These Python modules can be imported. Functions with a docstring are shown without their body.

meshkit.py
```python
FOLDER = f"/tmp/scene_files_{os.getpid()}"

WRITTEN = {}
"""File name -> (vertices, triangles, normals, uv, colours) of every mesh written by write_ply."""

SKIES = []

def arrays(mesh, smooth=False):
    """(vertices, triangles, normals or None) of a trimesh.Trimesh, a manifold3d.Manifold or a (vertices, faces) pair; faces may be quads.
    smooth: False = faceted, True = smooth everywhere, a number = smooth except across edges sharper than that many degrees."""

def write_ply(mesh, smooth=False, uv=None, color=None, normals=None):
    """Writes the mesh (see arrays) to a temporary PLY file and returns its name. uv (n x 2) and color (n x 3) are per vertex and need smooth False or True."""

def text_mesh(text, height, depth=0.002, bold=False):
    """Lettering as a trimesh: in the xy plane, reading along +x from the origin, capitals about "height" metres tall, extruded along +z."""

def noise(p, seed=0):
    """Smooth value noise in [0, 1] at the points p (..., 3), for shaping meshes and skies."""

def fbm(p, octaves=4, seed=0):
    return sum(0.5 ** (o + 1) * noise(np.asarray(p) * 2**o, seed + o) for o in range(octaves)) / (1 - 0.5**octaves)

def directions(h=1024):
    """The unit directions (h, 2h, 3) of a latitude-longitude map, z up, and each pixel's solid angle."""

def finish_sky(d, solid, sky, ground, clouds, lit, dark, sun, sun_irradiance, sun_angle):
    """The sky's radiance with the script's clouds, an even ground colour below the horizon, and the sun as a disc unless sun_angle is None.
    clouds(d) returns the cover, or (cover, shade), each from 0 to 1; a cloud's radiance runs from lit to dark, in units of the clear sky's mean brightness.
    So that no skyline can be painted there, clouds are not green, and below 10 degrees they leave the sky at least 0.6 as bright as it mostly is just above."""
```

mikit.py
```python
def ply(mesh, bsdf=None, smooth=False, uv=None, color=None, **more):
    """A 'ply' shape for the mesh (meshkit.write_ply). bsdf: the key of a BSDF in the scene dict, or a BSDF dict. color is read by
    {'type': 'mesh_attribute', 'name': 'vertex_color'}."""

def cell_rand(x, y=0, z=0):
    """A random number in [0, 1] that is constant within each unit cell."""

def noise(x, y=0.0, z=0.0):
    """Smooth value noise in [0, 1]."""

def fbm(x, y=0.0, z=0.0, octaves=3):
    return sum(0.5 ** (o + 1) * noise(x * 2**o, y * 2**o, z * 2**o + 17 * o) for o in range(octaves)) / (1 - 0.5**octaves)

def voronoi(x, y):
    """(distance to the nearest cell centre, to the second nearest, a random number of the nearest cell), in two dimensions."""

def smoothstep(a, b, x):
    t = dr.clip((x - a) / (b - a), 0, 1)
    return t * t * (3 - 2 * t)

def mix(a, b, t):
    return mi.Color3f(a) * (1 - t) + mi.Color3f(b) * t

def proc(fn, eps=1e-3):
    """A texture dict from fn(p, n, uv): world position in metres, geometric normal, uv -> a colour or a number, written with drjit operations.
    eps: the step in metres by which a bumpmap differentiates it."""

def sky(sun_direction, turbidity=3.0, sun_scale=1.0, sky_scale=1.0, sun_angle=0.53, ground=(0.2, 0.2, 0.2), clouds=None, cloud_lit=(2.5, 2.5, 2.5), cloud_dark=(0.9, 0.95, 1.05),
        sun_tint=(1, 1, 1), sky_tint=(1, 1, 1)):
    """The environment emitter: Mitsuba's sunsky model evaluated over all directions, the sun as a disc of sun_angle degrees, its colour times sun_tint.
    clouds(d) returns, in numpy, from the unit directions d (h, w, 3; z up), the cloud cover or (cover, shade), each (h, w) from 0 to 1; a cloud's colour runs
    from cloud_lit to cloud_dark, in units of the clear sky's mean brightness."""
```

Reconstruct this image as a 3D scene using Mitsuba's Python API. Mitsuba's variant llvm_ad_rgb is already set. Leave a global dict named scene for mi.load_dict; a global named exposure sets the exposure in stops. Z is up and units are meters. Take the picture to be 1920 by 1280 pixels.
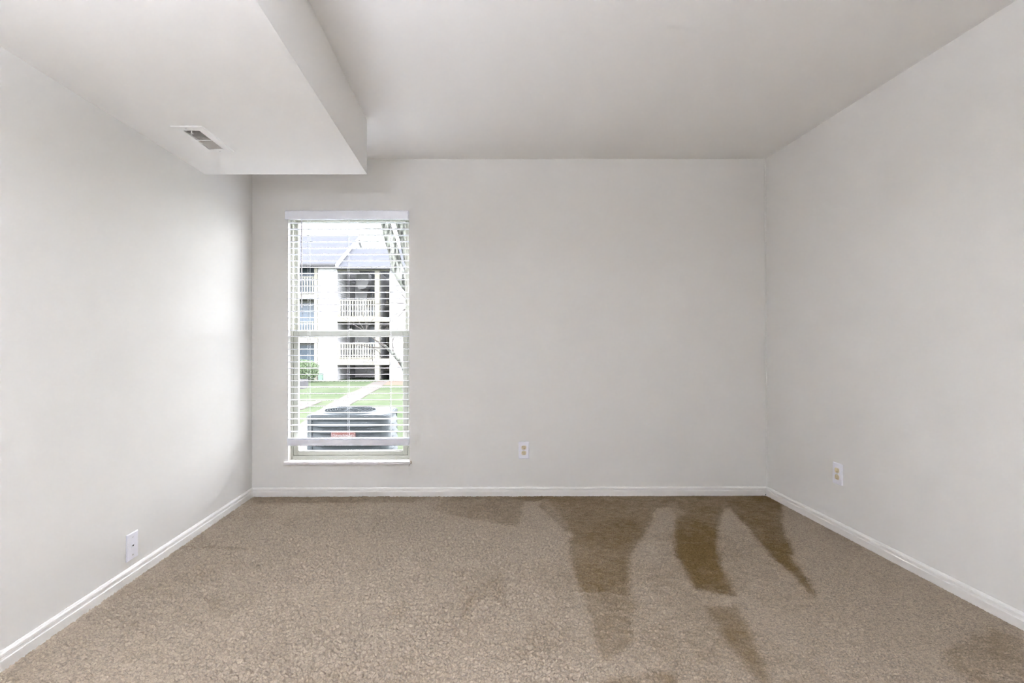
import math, random
import numpy as np
import trimesh, manifold3d as m3
import drjit as dr
import mitsuba as mi
import mikit, meshkit
from mikit import proc, noise, fbm, smoothstep, mix, cell_rand

random.seed(7)
rng = np.random.default_rng(7)
T = mi.ScalarTransform4f
scene, labels = {'type': 'scene'}, {}

# ------------------------------------------------------------------ camera
EYE = np.array([0.0, 0.0, 1.1089])
yaw, pitch, roll = math.radians(0.1114), math.radians(0.288), math.radians(-0.0964)
fwd = np.array([math.sin(yaw) * math.cos(pitch), math.cos(yaw) * math.cos(pitch), math.sin(pitch)])
rgt = np.array([math.cos(yaw), -math.sin(yaw), 0.0])
up0 = np.cross(rgt, fwd)
upv = -math.sin(roll) * rgt + math.cos(roll) * up0
F_PX, PPX, PPY = 900.0, 891.3, 637.85
scene['camera'] = {'type': 'perspective', 'fov': math.degrees(2 * math.atan(960 / F_PX)), 'fov_axis': 'x', 'near_clip': 0.02, 'far_clip': 500.0,
                   'to_world': T().look_at(origin=EYE.tolist(), target=(EYE + fwd).tolist(), up=upv.tolist()),
                   'principal_point_offset_x': (960 - PPX) / 1920, 'principal_point_offset_y': (640 - PPY) / 1280}

# ------------------------------------------------------------------ sky and light
exposure = 4.02
SKY_SCALE = 10.0


def overcast(d):
    n = meshkit.fbm(d * np.array([3.0, 3.0, 6.0]), 4, 3)
    return np.ones(d.shape[:2]), 0.35 * n


scene['sky'] = mikit.sky((0.35, -0.45, 0.82), turbidity=4.0, sun_scale=0.0, sky_scale=SKY_SCALE, ground=(0.22, 0.25, 0.18), clouds=overcast,
                         cloud_lit=(1.0, 1.02, 1.08), cloud_dark=(0.89, 0.92, 0.98))
UNSEEN_LAMPS = [(-0.8, 0.05, (38.8, 40.8, 46.8))]     # x, y, radiance of the diffuser; unseen, placed to light the room

# ------------------------------------------------------------------ helpers


def key_for(name):
    k, i = name, 0
    while k in scene or k in labels:
        i += 1
        k = f'{name}_{i:03d}'
    return k


def add(name, mesh, bsdf, smooth=False, **more):
    k = key_for(name)
    scene[k] = mikit.ply(mesh, bsdf, smooth, **more)
    return k


def say(key, label=None, category=None, group=None, kind=None):
    labels[key] = {a: b for a, b in (('label', label), ('category', category), ('group', group), ('kind', kind)) if b}
    return key


def thing(name, label, category, group=None):
    return say(key_for(name), label, category, group)


def cat(*ms):
    ms = [m for m in ms if m is not None]
    return trimesh.util.concatenate(ms)


def box(x0, x1, y0, y1, z0, z1):
    m = trimesh.creation.box((abs(x1 - x0), abs(y1 - y0), abs(z1 - z0)))
    m.apply_translation(((x0 + x1) / 2, (y0 + y1) / 2, (z0 + z1) / 2))
    return m


def cbox(x0, x1, y0, y1, z0, z1, c=0.003):
    """A box with chamfered edges."""
    p = []
    for x, sx in ((x0, 1), (x1, -1)):
        for y, sy in ((y0, 1), (y1, -1)):
            for z, sz in ((z0, 1), (z1, -1)):
                p += [(x + sx * c, y + sy * c, z), (x + sx * c, y, z + sz * c), (x, y + sy * c, z + sz * c)]
    return trimesh.convex.convex_hull(np.array(p))


def tube(pts, r, n=8, closed=False):
    """A round tube along a polyline; r is one radius or one per point."""
    pts = np.asarray(pts, float)
    k = len(pts)
    rr = np.full(k, r) if np.isscalar(r) else np.asarray(r, float)
    d = np.gradient(pts, axis=0) if not closed else np.roll(pts, -1, 0) - np.roll(pts, 1, 0)
    d /= np.linalg.norm(d, axis=1, keepdims=True)
    a = np.array([0, 0, 1.0]) if abs(d[0, 2]) < 0.9 else np.array([1.0, 0, 0])
    rows = []
    u = np.cross(d[0], a)
    u /= np.linalg.norm(u)
    for i in range(k):
        u = u - d[i] * (u @ d[i])
        u /= np.linalg.norm(u)
        v = np.cross(d[i], u)
        t = np.arange(n) * 2 * np.pi / n
        rows.append(pts[i] + rr[i] * (np.cos(t)[:, None] * u + np.sin(t)[:, None] * v))
    V = np.vstack(rows)
    f = []
    for i in range(k if closed else k - 1):
        for j in range(n):
            a_, b_ = i * n + j, i * n + (j + 1) % n
            c_, d_ = ((i + 1) % k) * n + (j + 1) % n, ((i + 1) % k) * n + j
            f += [(a_, b_, c_), (a_, c_, d_)]
    if not closed:
        V = np.vstack([V, pts[0], pts[-1]])
        for j in range(n):
            f += [(k * n, (j + 1) % n, j), (k * n + 1, (k - 1) * n + j, (k - 1) * n + (j + 1) % n)]
    return trimesh.Trimesh(V, np.array(f), process=False)


def sweep_x(profile, x0, x1):
    """A closed (y, z) profile (anticlockwise seen from +x) carried from x0 to x1."""
    from shapely.geometry import Polygon
    m = trimesh.creation.extrude_polygon(Polygon(profile), x1 - x0, engine='earcut')
    M = np.eye(4)
    M[:3, :3] = np.array([[0, 0, 1], [1, 0, 0], [0, 1, 0]])     # (a, b, h) -> x = h, y = a, z = b
    m.apply_transform(M)
    m.apply_translation((x0, 0, 0))
    return m


def prism(poly, z0, z1):
    from shapely.geometry import Polygon
    m = trimesh.creation.extrude_polygon(Polygon(poly), z1 - z0, engine='earcut')
    m.apply_translation((0, 0, z0))
    return m


def lathe(profile, n=32):
    """(r, z) profile turned about z."""
    return trimesh.creation.revolve(np.array(profile), sections=n)


def mbox(x0, x1, y0, y1, z0, z1):
    return m3.Manifold.cube((x1 - x0, y1 - y0, z1 - z0)).translate((x0, y0, z0))


def frame_xz(x0, x1, z0, z1, w, y0, y1, wb=None, wt=None, c=0.003):
    """Four mitred bars of a rectangular frame that stands in the xz plane."""
    wb, wt = wb or w, wt or w
    return cat(cbox(x0, x0 + w, y0, y1, z0, z1, c), cbox(x1 - w, x1, y0, y1, z0, z1, c),
               cbox(x0 + w, x1 - w, y0, y1, z0, z0 + wb, c), cbox(x0 + w, x1 - w, y0, y1, z1 - wt, z1, c))


# ------------------------------------------------------------------ materials


def mat(name, d):
    scene[name] = d
    return name


def rgb(*c):
    return {'type': 'rgb', 'value': list(c)}


def diffuse(name, c):
    return mat(name, {'type': 'twosided', 'bsdf': {'type': 'diffuse', 'reflectance': rgb(*c) if isinstance(c, tuple) else c}})


def gloss(name, c, rough=0.35, spec=0.5, **k):
    return mat(name, {'type': 'twosided', 'bsdf': {'type': 'principled', 'base_color': rgb(*c) if isinstance(c, tuple) else c, 'roughness': rough, 'specular': spec, **k}})


def wall_color(p, n, uv):
    t = fbm(p.x * 1.3 + 4, p.y * 1.3, p.z * 1.3, 3)
    return mix((0.702, 0.690, 0.664), (0.718, 0.706, 0.680), t)


def wall_bump(p, n, uv):
    return fbm(p.x * 160, p.y * 160, p.z * 160, 2)


mat('mat_wall', {'type': 'twosided', 'bsdf': {'type': 'bumpmap', 'scale': 0.0006, 'arbitrary': proc(wall_bump, 2e-3), 'bsdf': {'type': 'diffuse', 'reflectance': proc(wall_color)}}})
diffuse('mat_ceiling', (0.80, 0.79, 0.768))
gloss('mat_trim', (0.80, 0.79, 0.765), 0.4, 0.4)
gloss('mat_plate', (0.80, 0.80, 0.86), 0.3)
gloss('mat_ivory', (0.62, 0.54, 0.38), 0.35)
gloss('mat_dark', (0.03, 0.028, 0.025), 0.6)
gloss('mat_screw', (0.45, 0.44, 0.43), 0.35, metallic=0.6)
gloss('mat_vinyl', (0.38, 0.382, 0.33), 0.4)
gloss('mat_blind', (0.87, 0.885, 0.95), 0.35)
gloss('mat_slat', (0.70, 0.715, 0.76), 0.4, 0.4)
diffuse('mat_cord', (0.82, 0.82, 0.85))
gloss('mat_wand', (0.66, 0.66, 0.72), 0.2)
gloss('mat_register', (0.80, 0.795, 0.78), 0.5, 0.25)
gloss('mat_louver', (0.55, 0.53, 0.50), 0.4)
diffuse('mat_duct', (0.10, 0.10, 0.09))
mat('mat_pane', {'type': 'thindielectric', 'int_ior': 1.18})


def marble(p, n, uv):
    v = fbm(p.x * 14, p.y * 14 + 3, p.z * 14, 4)
    w = fbm(p.x * 45 + 9, p.y * 45, p.z * 45, 3)
    return mix((0.83, 0.82, 0.83), (0.62, 0.58, 0.57), smoothstep(0.52, 0.72, v) * 0.6 + smoothstep(0.6, 0.8, w) * 0.4)


gloss('mat_marble', proc(marble), 0.2)


# carpet: the pile's colour, and the lanes where the vacuum cleaner laid it the other way (outlines on the floor in metres)
LANES = [
    (0.50, [(-0.318, 3.20), (-0.115, 3.55), (0.40, 3.55), (0.248, 2.90), (0.033, 3.00)]),
    (0.72, [(0.435, 3.268), (0.53, 3.55), (0.842, 3.55), (0.819, 3.142), (0.559, 2.77)]),
    (0.66, [(0.83, 3.55), (1.36, 3.55), (1.12, 3.02), (0.821, 2.511), (0.679, 2.114), (0.476, 2.128), (0.483, 2.451), (0.557, 2.793)]),
    (0.38, [(0.476, 2.128), (0.702, 2.114), (0.579, 1.793), (0.424, 1.633), (0.448, 1.826)]),
    (0.80, [(1.276, 3.091), (1.40, 3.55), (1.90, 3.55), (1.441, 2.868), (1.26, 2.508), (1.149, 2.102), (0.987, 2.172), (1.047, 2.497)]),
    (1.00, [(1.11, 2.66), (1.34, 2.66), (1.25, 2.45), (1.04, 2.45)]),
    (0.50, [(0.97, 2.027), (1.118, 2.026), (1.02, 1.744), (0.956, 1.542), (0.913, 1.618), (0.945, 1.824)]),
    (0.92, [(1.694, 3.166), (1.80, 3.55), (2.16, 3.55), (2.16, 3.37), (1.841, 2.865), (1.645, 2.475), (1.489, 2.101), (1.482, 2.141), (1.569, 2.571)]),
    (0.45, [(1.674, 1.726), (1.992, 1.87), (2.10, 1.72), (1.9, 1.45), (1.553, 1.45)]),
    (0.45, [(0.344, 1.557), (0.46, 1.601), (0.668, 1.632), (0.68, 1.45), (0.30, 1.45)]),
    (0.35, [(-1.612, 3.55), (-0.115, 3.55), (-0.112, 3.36), (-1.548, 3.325)]),
    (0.66, [(-0.115, 3.55), (0.60, 3.55), (0.60, 3.36), (-0.112, 3.40)]),
    (0.72, [(0.58, 3.55), (2.0, 3.55), (2.0, 3.19), (0.62, 3.24)]),
    (-0.30, [(0.447, 3.40), (0.52, 3.40), (0.575, 2.915), (0.525, 2.873)]),
    (-0.32, [(1.19, 3.14), (1.40, 3.36), (1.365, 3.139), (1.083, 2.79)]),
    (-0.20, [(0.92, 3.45), (0.99, 3.45), (0.96, 3.30)]),
    (-0.20, [(1.42, 3.45), (1.50, 3.45), (1.47, 3.28)]),
    (-0.28, [(-1.314, 1.978), (-1.23, 2.038), (-1.117, 1.939), (-1.187, 1.817)]),
    (-0.25, [(-1.314, 1.786), (-1.207, 1.817), (-1.146, 1.754), (-1.222, 1.601)]),
    (-0.30, [(-1.438, 2.403), (-1.434, 2.432), (-1.069, 1.884), (-1.079, 1.867)]),
    (-0.25, [(-1.447, 3.109), (-1.154, 3.156), (-0.863, 2.882), (-1.118, 2.727)]),
    (0.22, [(-0.104, 2.34), (0.106, 2.395), (0.165, 2.139), (-0.024, 2.052)]),
    (0.22, [(-0.384, 2.033), (-0.28, 2.097), (-0.252, 1.973), (-0.337, 1.899)]),
    (0.70, [(-1.594, 2.637), (-1.182, 2.606), (-1.182, 2.594), (-1.594, 2.619)]),
    (0.60, [(0.042, 2.26), (0.026, 2.26), (-0.056, 1.945), (-0.042, 1.945)]),
    (0.55, [(0.035, 2.147), (0.125, 2.067), (0.125, 2.053), (0.035, 2.133)]),
    (0.80, [(1.12, 2.455), (1.17, 2.465), (1.175, 2.435), (1.125, 2.425)]),
]


def lanes(x, y):
    jx = x + (noise(x * 120, y * 120, 3.0) - 0.5) * 0.014 + (fbm(x * 9, y * 9, 1.0, 2) - 0.5) * 0.03
    jy = y + (noise(x * 120, y * 120, 8.0) - 0.5) * 0.014 + (fbm(x * 9, y * 9, 5.0, 2) - 0.5) * 0.03
    t = mi.Float(0.0)
    for s, poly in LANES:
        inside, d2 = mi.Bool(False), mi.Float(1.0)
        for (x1, y1), (x2, y2) in zip(poly, poly[1:] + poly[:1]):
            ex, ey = x2 - x1, y2 - y1
            h = dr.clip(((jx - x1) * ex + (jy - y1) * ey) / (ex * ex + ey * ey), 0, 1)
            d2 = dr.minimum(d2, dr.square(jx - x1 - h * ex) + dr.square(jy - y1 - h * ey))
            if abs(ey) > 1e-6:
                inside = inside ^ (((y1 > jy) ^ (y2 > jy)) & (jx < ex / ey * (jy - y1) + x1))
        d = dr.sqrt(d2)
        w = smoothstep(-0.022, 0.022, dr.select(inside, d, -d)) * s
        t = dr.maximum(t, w) if s > 0 else t + w
    return t


def carpet_color(p, n, uv):
    t = lanes(p.x, p.y)
    t = t + (fbm(p.x * 2.2 + 3, p.y * 2.2, 0.0, 3) - 0.5) * 0.7 + (fbm(p.x * 30, p.y * 45, 2.0, 2) - 0.5) * 0.45
    f = noise(p.x * 330, p.y * 330, p.z * 330) * 0.6 + noise(p.x * 130, p.y * 240, 5.0) * 0.4
    c = mix((0.305, 0.252, 0.196), (0.140, 0.094, 0.045), dr.clip(t, 0, 1))
    return c * (0.52 + 0.96 * f)


diffuse('mat_carpet', proc(carpet_color))

# ------------------------------------------------------------------ the room
XL, XR, YB, ZC, YF = -1.6155, 2.1236, 3.49, 2.4457, -0.9
WX0, WX1, WZ0, WZ1, YX = -1.354, -0.4735, 0.235, 2.055, 3.64          # window opening; outside face of the window wall
SX, SY, SZ = -0.6445, 2.8827, 2.1225                                  # soffit: right face, end, underside

room = mbox(XL - 0.15, XR + 0.15, YB, YX, -0.5, 2.75) - mbox(WX0, WX1, YB - 0.1, YX + 0.1, WZ0, WZ1)
say(add('wall_back', room, 'mat_wall'), 'warm white window wall at the far end of the room', kind='structure')
say(add('wall_left', box(XL - 0.15, XL, YF, YB, -0.3, 2.75), 'mat_wall'), 'smooth off-white left wall', kind='structure')
say(add('wall_right', box(XR, XR + 0.15, YF, YB, -0.3, 2.75), 'mat_wall'), 'smooth off-white right wall', kind='structure')
rear = mbox(XL - 0.15, XR + 0.15, YF - 0.15, YF, -0.3, 2.75)
say(add('wall_front', rear, 'mat_wall'), 'off-white wall behind the viewer', kind='structure')

RX0, RX1, RY0, RY1 = -1.383, -1.304, 2.274, 2.504                      # register opening in the soffit
ceil = mbox(XL - 0.15, XR + 0.15, YF - 0.15, YX, ZC, 2.75)
say(add('ceiling', ceil, 'mat_ceiling'), 'plain painted off-white ceiling', kind='structure')
sof = mbox(XL, SX, YF, SY, SZ, ZC) - mbox(RX0, RX1, RY0, RY1, SZ - 0.1, SZ + 0.22)
say(add('ceiling__soffit', sof, 'mat_ceiling'), 'lowered white soffit box along the left wall')

# the carpet: a height field of tufts where it is seen from near, a plain slab behind
GX, GY0, STEP = (XL, XR), 1.18, 0.0028
nx = int((GX[1] - GX[0]) / STEP) + 1
yy = [GY0]
while yy[-1] < YB - 0.003:
    yy.append(yy[-1] + 0.0023 + 0.0017 * (yy[-1] - GY0) / (YB - GY0))
yy = np.array(yy) / yy[-1] * YB
yy[0], ny = GY0, len(yy)
gx, gy = np.meshgrid(np.linspace(GX[0], GX[1], nx), yy, indexing='xy')
P = np.stack([gx, gy, np.zeros_like(gx)], -1)
from scipy.spatial import cKDTree
TS = 0.0070                                                          # one twisted yarn end every centimetre or so
tx, ty = np.meshgrid(np.arange(GX[0], GX[1] + TS, TS), np.arange(GY0, YB + TS, TS * 0.85))
tp = np.c_[tx.ravel(), ty.ravel()] + rng.uniform(-0.5, 0.5, (tx.size, 2)) * TS * 0.95
th = rng.uniform(-1, 1, len(tp))
lean = meshkit.fbm(np.c_[tp * 5, np.zeros(len(tp))], 2, 31) - 0.5
dist, near = cKDTree(tp).query(np.c_[gx.ravel(), gy.ravel()])
dist, near = dist.reshape(gx.shape), near.reshape(gx.shape)
tuft = 1 - np.clip(dist / (0.62 * TS), 0, 1.25) ** 2
rough = 0.35 + 1.3 * meshkit.fbm(P * 1.7 + 5, 3, 9)
tread = np.clip(1.25 - 0.55 * (gx + 0.75), 0.30, 1.15)                # the pile is clumped on the left and even on the right
clump = meshkit.fbm(P * np.array([58, 112, 1]), 2, 1) - 0.5
clump2 = meshkit.noise(P * np.array([95, 210, 1]), 6) - 0.5
H = -0.003 + rough * tread * (0.0026 * tuft + 0.0014 * th[near] + 0.014 * clump + 0.010 * clump2) + 0.0036 * (rng.random(gx.shape) - 0.5) + 0.0012 * tuft
edge = np.minimum(np.minimum(gx - GX[0], GX[1] - gx), YB - gy)
H = np.where(edge < 0.05, -0.002 + (H + 0.002) * (0.25 + 15 * edge), H)
H = np.where(edge < 0.001, -0.02, H)
idx = np.arange(nx * ny).reshape(ny, nx)
quads = np.stack([idx[:-1, :-1], idx[:-1, 1:], idx[1:, 1:], idx[1:, :-1]], -1).reshape(-1, 4)
V = np.stack([gx + (meshkit.noise(P * 300, 21) - 0.5) * 0.002, gy + (meshkit.noise(P * 300, 22) - 0.5) * 0.002, H], -1).reshape(-1, 3)
say('floor', 'tan cut-pile carpet with darker vacuum lanes, wall to wall', kind='structure')
scene['floor__carpet_pile'] = mikit.ply((V, quads), 'mat_carpet', True)
labels['floor__carpet_pile'] = {'label': 'tan carpet pile', 'kind': 'stuff'}
scene['floor__carpet_back'] = mikit.ply(cat(box(XL, XR, YF, GY0 + 0.01, -0.1, -0.003), box(XL, XR, GY0, YB, -0.1, -0.03)), 'mat_carpet')

# baseboards: a small colonial profile, (out from the wall, up)
BP = [(0, -0.02), (0.014, -0.02), (0.014, 0.033), (0.0115, 0.036), (0.0105, 0.044), (0.0125, 0.047), (0.0115, 0.054), (0.006, 0.057), (0.003, 0.062), (0, 0.062)]


def baseboard(name, side, label):
    if side == 'back':
        m = sweep_x([(YB - a, b) for a, b in BP][::-1], XL, XR)
    else:
        m = sweep_x([(a, b) for a, b in BP], YF, YB)
        M = np.eye(4)                                          # (x, y, z) -> along the side wall
        M[:3, :3] = np.array([[0, 1, 0], [1, 0, 0], [0, 0, 1]])
        m.apply_transform(M)
        m.invert()
        if side == 'left':
            m.apply_translation((XL, 0, 0))
        else:
            m.apply_scale((-1, 1, 1))
            m.apply_translation((XR, 0, 0))
    m.fix_normals()
    say(add(name, m, 'mat_trim'), label, kind='structure')


baseboard('baseboard_back', 'back', 'white moulded baseboard under the window wall')
baseboard('baseboard_left', 'left', 'white moulded baseboard along the left wall')
baseboard('baseboard_right', 'right', 'white moulded baseboard along the right wall')
say(add('trim_1', tube([(XR - 0.002, YB - 0.002, 0.06), (XR - 0.002, YB - 0.002, ZC)], 0.0055, 8), 'mat_wall', True), 'bead of caulk up the right corner', kind='structure')

add('wall_back__paint_seam', tube([(-0.478, YB, 0.06), (-0.479, YB, 0.12), (-0.4785, YB, 0.16), (-0.480, YB, 0.226)], 0.0011, 6), 'mat_wall', True)
labels['wall_back__paint_seam'] = {'label': 'fine seam in the paint below the window corner'}
add('baseboard_back__gap', cbox(XR - 0.020, XR - 0.0135, YB - 0.0155, YB - 0.011, 0.002, 0.010, 0.001), 'mat_dark')
labels['baseboard_back__gap'] = {'label': 'small dark gap at the mitred corner'}

# ------------------------------------------------------------------ window 1: single-hung, almond vinyl, marble stool
W = 'window_1'
say(W, 'tall single-hung window with almond vinyl frame', kind='structure')
FY0, FY1 = 3.536, 3.615
fr = cat(frame_xz(WX0, WX1, 0.250, WZ1, 0.017, FY0, FY1, wb=0.030),
         cbox(WX0 + 0.017, WX0 + 0.022, FY0 + 0.028, FY1, 0.28, WZ1 - 0.02, 0.001), cbox(WX1 - 0.022, WX1 - 0.017, FY0 + 0.028, FY1, 0.28, WZ1 - 0.02, 0.001),
         cbox(WX0 + 0.02, WX1 - 0.02, FY0 - 0.004, FY0 + 0.004, 0.2515, 0.262, 0.001))
add(W + '__frame', fr, 'mat_vinyl')
LX0, LX1 = WX0 + 0.0185, WX1 - 0.0185
ls = cat(frame_xz(LX0, LX1, 0.281, 1.199, 0.0365, FY0 + 0.008, FY0 + 0.036, wb=0.032, wt=0.048),
         cbox(LX0 + 0.0365, LX1 - 0.0365, FY0 + 0.012, FY0 + 0.034, 0.3125, 0.3165, 0.001), cbox(LX0 + 0.1, LX1 - 0.1, FY0 + 0.002, FY0 + 0.010, 1.1525, 1.158, 0.001))
s1 = add(W + '__lower_sash', ls, 'mat_vinyl')
add(s1 + '__pane', box(LX0 + 0.03, LX1 - 0.03, FY0 + 0.020, FY0 + 0.0201, 0.30, 1.17), 'mat_pane')
us = frame_xz(WX0 + 0.012, WX1 - 0.012, 1.162, WZ1 - 0.012, 0.030, FY0 + 0.040, FY0 + 0.066, wb=0.04)
s2 = add(W + '__upper_sash', us, 'mat_vinyl')
add(s2 + '__pane', box(WX0 + 0.03, WX1 - 0.03, FY0 + 0.052, FY0 + 0.0521, 1.18, WZ1 - 0.03), 'mat_pane')
for nm in (s1 + '__pane', s2 + '__pane'):                     # one sheet each, not two faces of a slab
    b = (LX0 + 0.03, LX1 - 0.03, FY0 + 0.020, 0.30, 1.17) if nm.startswith(s1) else (WX0 + 0.03, WX1 - 0.03, FY0 + 0.052, 1.18, WZ1 - 0.03)
    scene[nm] = mikit.ply((np.array([[b[0], b[2], b[3]], [b[1], b[2], b[3]], [b[1], b[2], b[4]], [b[0], b[2], b[4]]]), np.array([[0, 1, 2], [0, 2, 3]])), 'mat_pane')
add(W + '__sash_lock', cat(cbox(-0.935, -0.895, FY0 + 0.008, FY0 + 0.036, 1.197, 1.206, 0.002), cbox(-0.925, -0.905, FY0 + 0.004, FY0 + 0.02, 1.205, 1.213, 0.002)), 'mat_vinyl')
labels[W + '__sash_lock'] = {'label': 'small almond sash lock'}
stool = cbox(-1.379, -0.4655, 3.466, 3.489, 0.2315, 0.2515, 0.003)
stool = cat(stool, cbox(WX0 + 0.001, WX1 - 0.001, 3.488, FY0 + 0.01, 0.2355, 0.2515, 0.001))
add(W + '__sill', stool, 'mat_marble')
labels[W + '__sill'] = {'label': 'white marble window stool'}
add(W + '__chipped_plaster', cat(cbox(-0.4645, -0.457, 3.478, 3.4895, 0.234, 0.254, 0.002), tube([(-0.468, 3.488, 0.231), (-0.472, 3.488, 0.222), (-0.477, 3.488, 0.214)], 0.0022, 6)), 'mat_chip')
labels[W + '__chipped_plaster'] = {'label': 'brownish chipped plaster at the end of the stool'}

# ------------------------------------------------------------------ the blind
B = thing('window_blind', 'white horizontal slat blind with flat slats hanging open in the window', 'blind')
vz0, vz1 = 2.000, 2.061
val = sweep_x([(3.448, vz0), (3.458, vz0), (3.458, vz1 - 0.004), (3.489, vz1 - 0.004), (3.489, vz1), (3.452, vz1), (3.448, vz1 - 0.005)], -1.3615, -0.478)
add(B + '__valance', val, 'mat_blind')
add(B + '__valance_clip', cat(cbox(-0.479, -0.4735, 3.452, 3.489, vz0 + 0.004, vz1 - 0.002, 0.001), cbox(-0.492, -0.4735, 3.4495, 3.489, vz1 - 0.004, vz1 - 0.0005, 0.001)), 'mat_wand')
labels[B + '__valance_clip'] = {'label': 'grey clip at the right end of the valance'}
add(B + '__headrail', cbox(WX0 + 0.004, WX1 - 0.004, 3.470, 3.520, 2.008, 2.05, 0.002), 'mat_blind')
SLY, SLD = 3.496, 0.038
arc = [(SLY - SLD / 2 + SLD * i / 8, 0.0016 * (1 - (i / 4 - 1) ** 2)) for i in range(9)]
prof = [(y, z + 0.0012) for y, z in arc][::-1] + [(y, z - 0.0012) for y, z in arc]
slat = sweep_x(prof, WX0 + 0.003, WX1 - 0.004)
slat.fix_normals()
slat_ply = mikit.ply(slat, 'mat_slat', 40)
for i in range(34):
    k = key_for(B + '__slat')
    z = 1.9835 - 0.04599 * i
    scene[k] = {**slat_ply, 'to_world': T().translate([0, 0, z]).translate([-0.913, SLY, 0]).rotate([0, 1, 0], random.uniform(-0.07, 0.07)).rotate([1, 0, 0], random.uniform(-1.2, 1.2)).translate([0.913, -SLY, 0])}
k = key_for(B + '__slat')
scene[k] = {**slat_ply, 'to_world': T().translate([0, -0.012, 0.4195])}
RBY = 3.470
rail = sweep_x([(RBY + 0.012, 0.366), (RBY + 0.048, 0.366), (RBY + 0.050, 0.412), (RBY + 0.047, 0.415), (RBY + 0.001, 0.415), (RBY - 0.002, 0.412), (RBY + 0.002, 0.384)], -1.3535, -0.4765)
rail.fix_normals()
add(B + '__bottom_rail', rail, 'mat_blind')
for x in (-1.2035, -0.917, -0.6105):
    c = B + '__ladder_cord'
    for y in (SLY - SLD / 2 - 0.0015, SLY + SLD / 2 + 0.0015):
        add(c, tube([(x, y, 2.01), (x, y, 1.2), (x, y, 0.413)], 0.0011, 6), 'mat_cord')
    add(B + '__rail_button', lathe([(0, 0), (0.006, 0), (0.006, 0.0015), (0.004, 0.003), (0, 0.003)], 12).apply_transform(trimesh.transformations.rotation_matrix(math.pi / 2, [1, 0, 0])).apply_translation((x, RBY - 0.0005, 0.399)), 'mat_blind')
add(B + '__wand', tube([(-1.2455, 3.464, 1.995), (-1.2455, 3.464, 1.7), (-1.2455, 3.464, 1.365)], 0.0042, 6), 'mat_wand')
labels[B + '__wand'] = {'label': 'clear grey tilt wand'}
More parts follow.
